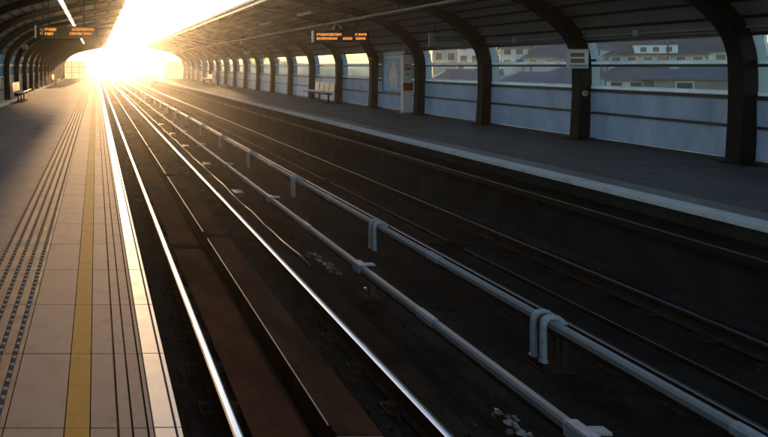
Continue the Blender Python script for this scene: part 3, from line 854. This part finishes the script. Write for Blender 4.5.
# ------------------------------------------------------------------ houses on the hillside behind the right wall
def house(X, Y, zb, w, d, h, rz, wall, roof, lab, roofh=2.2, nwin=4, st=2, hip=True, dormer=False, chim=True):
    """w along local x (the long front, facing local -y)"""
    t = thing('house', lab, 'house', (X, Y, zb), rz, group='houses on the hillside')
    MB().box(-w/2, w/2, -d/2, d/2, -6, h).build('wall', M[wall], t)
    e = .5; r = MB(); k = (w/2-d/2*.9) if hip else w/2+e
    k = max(k, .3)
    vs = [(-w/2-e, -d/2-e, h), (w/2+e, -d/2-e, h), (w/2+e, d/2+e, h), (-w/2-e, d/2+e, h), (-k, 0, h+roofh), (k, 0, h+roofh)]
    r.v += vs; r.f += [(0, 1, 5, 4), (1, 2, 5), (2, 3, 4, 5), (3, 0, 4), (0, 3, 2, 1)]
    ro = r.build('roof', M[roof], t)
    if chim:
        MB().box(w*.2, w*.2+.7, -.4, .4, h+roofh*.4, h+roofh+1.0).build('chimney', M['wallr'], ro)
    g = MB().box(-w/2-e, w/2+e, -d/2-e-.1, -d/2-e+.0, h-.09, h-.01).build('gutter_board', M['gutter'], ro)
    fh = h/st
    for s in range(st):
        for i in range(nwin):
            x = -w/2+w*(i+.5)/nwin; z = s*fh+fh*.35; ww = min(.55, w/nwin*.28)
            f = MB(); f.box(x-ww-.1, x+ww+.1, -d/2-.06, -d/2-.003, z-.1, z+fh*.5+.1); fo = f.build('window', M['trim'], t)
            MB().box(x-ww, x+ww, -d/2-.075, -d/2-.0605, z, z+fh*.5).build('pane', M['pane'], fo)
    for s in range(st):      # side windows facing the station
        for i in range(2):
            y = -d/2+d*(i+.5)/2; z = s*fh+fh*.35
            f = MB(); f.box(-w/2-.06, -w/2-.003, y-.6, y+.6, z-.1, z+fh*.5+.1); fo = f.build('window', M['trim'], t)
            MB().box(-w/2-.075, -w/2-.0605, y-.5, y+.5, z, z+fh*.5).build('pane', M['pane'], fo)
    if dormer:
        dm = MB(); dm.box(-w*.22, w*.22, -d/2-.1, 0, h+.05, h+1.5); do = dm.build('dormer', M['wallw'], ro)
        MB().box(-w*.24, w*.24, -d/2-.3, .2, h+1.502, h+1.65).build('dormer_roof', M[roof], do)
        for i in range(3):
            x = -w*.13+w*.13*i; MB().box(x-.35, x+.35, -d/2-.13, -d/2-.101, h+.45, h+1.15).build('window', M['pane'], do)
    return t
def hs(pxc, pyb, Y, *a, **k):    # stands where the photo column pxc looks at distance Y, floor level at row pyb
    X = (pxc-96)*Y/F
    return house(X, Y, EYE+(66-pyb)*Y/F, *a, **k)
q = R(-42)
HL = [
 # px, base row, dist, w, d, h, rz, wall, roof, roofh, nwin, storeys, hip, dormer, chimney, label
 (715, 106, 60, 8.5, 6, 2.7, -38, 'wallb', 'slate', 1.4, 2, 1, True, False, False, 'low beige stone house with two dark windows under a broad blue grey roof'),
 (668, 101, 66, 4.5, 6, 2.4, -38, 'wallb', 'slate2', 1.0, 1, 1, False, False, True, 'small beige cottage joined to the left of the low stone house'),
 (625, 99, 68, 3.2, 5, 2.2, -36, 'wallw', 'slate2', .9, 2, 1, False, False, False, 'tiny white shed with dark roof at the left of the large window'),
 (640, 92, 78, 8, 6, 2.0, -36, 'wallg', 'slate2', 1.7, 4, 1, True, False, True, 'dark roofed grey house just above the tiny white shed'),
 (560, 101, 72, 5.5, 6, 2.2, -30, 'wallw', 'slate', 1.2, 3, 1, False, False, True, 'small white house low in the middle window, at its right side'),
 (524, 101, 76, 6.0, 6, 2.5, -30, 'wallw', 'slate', 1.1, 2, 1, True, False, False, 'long white low house with a blue grey roof low in the middle window'),
 (575, 90, 86, 7.5, 7, 2.0, -32, 'wallg', 'slate', 1.6, 4, 1, True, False, True, 'grey house with slate roof behind the small white house'),
 (474, 99, 82, 5.5, 6, 2.6, -28, 'wallw', 'slate', 1.4, 3, 1, False, False, False, 'white gabled house with three windows low in the leftmost clear window'),
 (449, 96, 86, 5.0, 6, 2.2, -28, 'wallg', 'slate', 1.3, 2, 1, True, False, True, 'grey slate roofed house left of the white gabled house'),
 (800, 102, 56, 8, 7, 3.2, -42, 'wallg', 'slate', 1.4, 4, 1, True, False, True, 'grey house at the right edge of the picture'),
 (650, 68, 96, 11, 8, 2.0, -38, 'wallg', 'slate2', 2.6, 6, 1, True, True, True, 'broad dark hip roofed house with a white dormer in the large window'),
 (700, 68, 94, 5.5, 6, 2.4, -38, 'wallw', 'slate2', 2.2, 3, 1, False, False, False, 'dark gabled house with white window frames right of the white dormer house'),
 (722, 68, 104, 4, 5, 4.3, -40, 'wallr', 'slate2', 1.2, 2, 2, False, False, True, 'narrow red brick house at the right of the large window'),
 (606, 68, 100, 4.5, 6, 3.0, -36, 'wallw', 'slate2', 1.4, 2, 2, False, False, True, 'white two storey house left of the white dormer house'),
 (555, 68, 102, 9, 8, 1.6, -32, 'wallg', 'slate', 2.9, 4, 1, True, False, False, 'house whose large slate roof fills the upper middle window'),
 (518, 68, 106, 5, 6, 3.4, -32, 'wallw', 'slate', 1.6, 3, 2, False, False, True, 'white two storey house left of the large slate roof'),
 (504, 66, 116, 4, 6, 4.4, -30, 'wallp', 'slate2', 1.3, 2, 2, False, False, True, 'narrow pinkish house at the left end of the middle window'),
 (468, 66, 110, 7, 7, 4.2, -30, 'wallw', 'slate', 1.4, 4, 2, False, False, True, 'pale house with a row of windows in the upper leftmost clear window'),
 (443, 66, 104, 3.5, 6, 5.2, -28, 'wallp', 'slate', 1.3, 2, 2, False, False, False, 'pinkish tall house at the left end of the hillside row'),
 (612, 54, 140, 8, 7, 4.4, -38, 'wallw', 'slate', 1.6, 5, 2, True, False, True, 'white house on the crest, above the left end of the large window'),
 (652, 52, 150, 7, 7, 3.6, -38, 'wallg', 'slate2', 1.8, 3, 2, True, False, True, 'grey house on the crest right behind the white dormer'),
 (690, 50, 150, 7, 7, 4.0, -38, 'wallp', 'slate2', 1.8, 4, 2, True, False, True, 'pale pink house on the crest to the right'),
 (575, 54, 150, 7, 7, 3.6, -34, 'wallb', 'slate2', 1.8, 4, 1, True, False, True, 'beige house on the crest behind the large slate roof'),
 (538, 54, 155, 8, 7, 4.0, -34, 'wallw', 'slate', 1.6, 5, 2, False, False, True, 'white house on the crest left of the beige one'),
 (735, 56, 130, 8, 7, 5.0, -42, 'wallw', 'slate2', 1.8, 4, 2, True, False, True, 'white house on the crest beside the last thick arch'),
]
for (a, b, Y, w, d_, h_, rz, wl_, rf, rh, nw, st, hp, dr, ch, lab) in HL:
    hs(a, b, Y, w, d_, h_, R(rz+random.uniform(-7, 7)), wl_, rf, lab, roofh=rh, nwin=nw, st=st, hip=hp, dormer=dr, chim=ch)

def tree(X, Y, zb, h, lab, seed):
    rnd = random.Random(seed)
    t = thing('tree', lab, 'tree', (X, Y, zb), group='trees outside the station')
    m = MB(); m.tube([(0, 0, -1), (.1, 0, h*.35), (0, .1, h*.7)], [.22, .16, .06], 7)
    for k in range(5):
        a = rnd.uniform(0, 6.28); m.tube([(0, 0, h*.35+k*.3), (math.cos(a)*h*.22, math.sin(a)*h*.22, h*.6+k*.25)], [.08, .03], 5)
    m.build('trunk', M['bark'], t)
    c = MB(); cl = [(rnd.uniform(-.28, .28)*h, rnd.uniform(-.28, .28)*h, rnd.uniform(.4, .9)*h, rnd.uniform(.12, .2)*h) for _ in range(14)]
    for (x, y, z, r) in cl:
        for k in range(110):
            v = Vector((rnd.gauss(0, 1), rnd.gauss(0, 1), rnd.gauss(0, 1))).normalized()*r*rnd.uniform(.5, 1.1)
            p = Vector((x, y, z))+v; u = Vector((rnd.gauss(0, 1), rnd.gauss(0, 1), rnd.gauss(0, 1))).normalized(); w = u.orthogonal().normalized(); s = rnd.uniform(.12, .26)
            c.poly([p-u*s, p+w*s*.6, p+u*s, p-w*s*.6])
    c.build('crown', M['leaf'], t, fix=False)
for i, (pxx, Y, top, h, lab) in enumerate(((590, 84, 64, 6, 'dark leafy tree between the houses behind the large window'),
        (668, 80, 68, 5, 'low dark tree behind the beige stone house'), (742, 84, 58, 7, 'dark tree beyond the red brick house'), (525, 92, 70, 5, 'small dark tree in front of the wide slate roof'), (630, 118, 50, 7, 'bushy dark tree behind the white two storey house'), (488, 96, 62, 5, 'small dark tree at the right end of the leftmost clear window'), (702, 74, 74, 4, 'low bushy tree right beside the low stone house'), (560, 128, 48, 7, 'tall dark tree behind the large slate roof'))):
    tree((pxx-96)*Y/F, Y, EYE+(66-top)*Y/F-h, h, lab, 20+i)

# utility poles with wires among the houses
pole_pts = []
for i, (pxx, Y, top, lab) in enumerate(((531, 90, 38, 'thin utility pole rising among the houses in the middle window'), (668, 88, 34, 'thin utility pole rising in front of the white dormer house'),
        (760, 82, 28, 'thin utility pole near the right edge of the picture'))):
    X = (pxx-96)*Y/F; zt = EYE+(66-top)*Y/F
    t = thing('utility_pole', lab, 'pole', (X, Y, zt-11), group='utility poles among the houses')
    MB().tube([(0, 0, 0), (0, 0, 11)], [.14, .09], 8).build('post', M['bark'], t)
    MB().box(-.9, .9, -.05, .05, 10.3, 10.42).build('crossarm', M['bark'], t)
    pole_pts.append((X, Y, zt-.5))
for k, dx in enumerate((-.8, .8)):
    m = MB(); pts = []
    for a, b in zip(pole_pts[:-1], pole_pts[1:]):
        for j in range(10):
            f = j/10; pts.append((a[0]+(b[0]-a[0])*f+dx, a[1]+(b[1]-a[1])*f, a[2]+(b[2]-a[2])*f-2.2*f*(1-f)))
    pts.append((pole_pts[-1][0]+dx, pole_pts[-1][1], pole_pts[-1][2])); m.tube(pts, .025, 5)
    tag(m.build('power_line', M['black']), ['left hand black wire sagging between the utility poles', 'right hand black wire sagging between the utility poles'][k], 'wire', 'power lines between the utility poles')
t = thing('conduit', 'thin grey conduit running along the wall head above the right windows', 'conduit')
MB().tube([(10.83, y, 2.30) for y in (-4, 20, 50, END)], .022, 8).build('tube', M['signgrey'], t)
for i, y in enumerate((9.2, 12.4, 16.0, 19.4)):
    MB().box(10.78, 10.87, y-.07, y+.07, 2.25, 2.37).build('junction', M['signgrey'], t, bevel=.006)

# far buildings along the sunlit horizon
far = [(-26, 150, 10, 8.5, 'wallb', 'hazy low block left of the tracks beyond the left platform'), (-9, 210, 12, 8.5, 'wallp', 'hazy pinkish block close to the far left of the tracks'),
       (34, 230, 14, 9.5, 'wallb', 'hazy low building just right of the far bend'), (52, 190, 12, 9.5, 'wallg', 'hazy grey building right of the far bend'),
       (20, 272, 12, 11, 'wallb', 'faint building in the sun glare at the end of the line'), (-28, 258, 15, 10.5, 'wallg', 'faint long building in the haze left of the line')]
for (X, Y, w, h, wl_, lab) in far:
    house(X, Y, gz(X, Y), w, 10, h, 0, wl_, 'slate', lab, roofh=1.6, nwin=4, st=3)

# ------------------------------------------------------------------ haze
HAZE = 0.0007
m = MB(); m.box(-405, 405, -104, 372, -11.5, 22)
hz = m.build('haze', M['grout']); hz.data.materials.clear()
hm = bpy.data.materials.new('haze_air'); hm.use_nodes = True; n = hm.node_tree.nodes; l = hm.node_tree.links; n.clear()
o_ = n.new('ShaderNodeOutputMaterial'); v_ = n.new('ShaderNodeVolumePrincipled')
v_.inputs['Color'].default_value = (0.96, 0.95, 0.93, 1); v_.inputs['Density'].default_value = HAZE; v_.inputs['Anisotropy'].default_value = 0.885
l.new(v_.outputs[0], o_.inputs['Volume']); hz.data.materials.append(hm); tag(hz, kind='stuff')
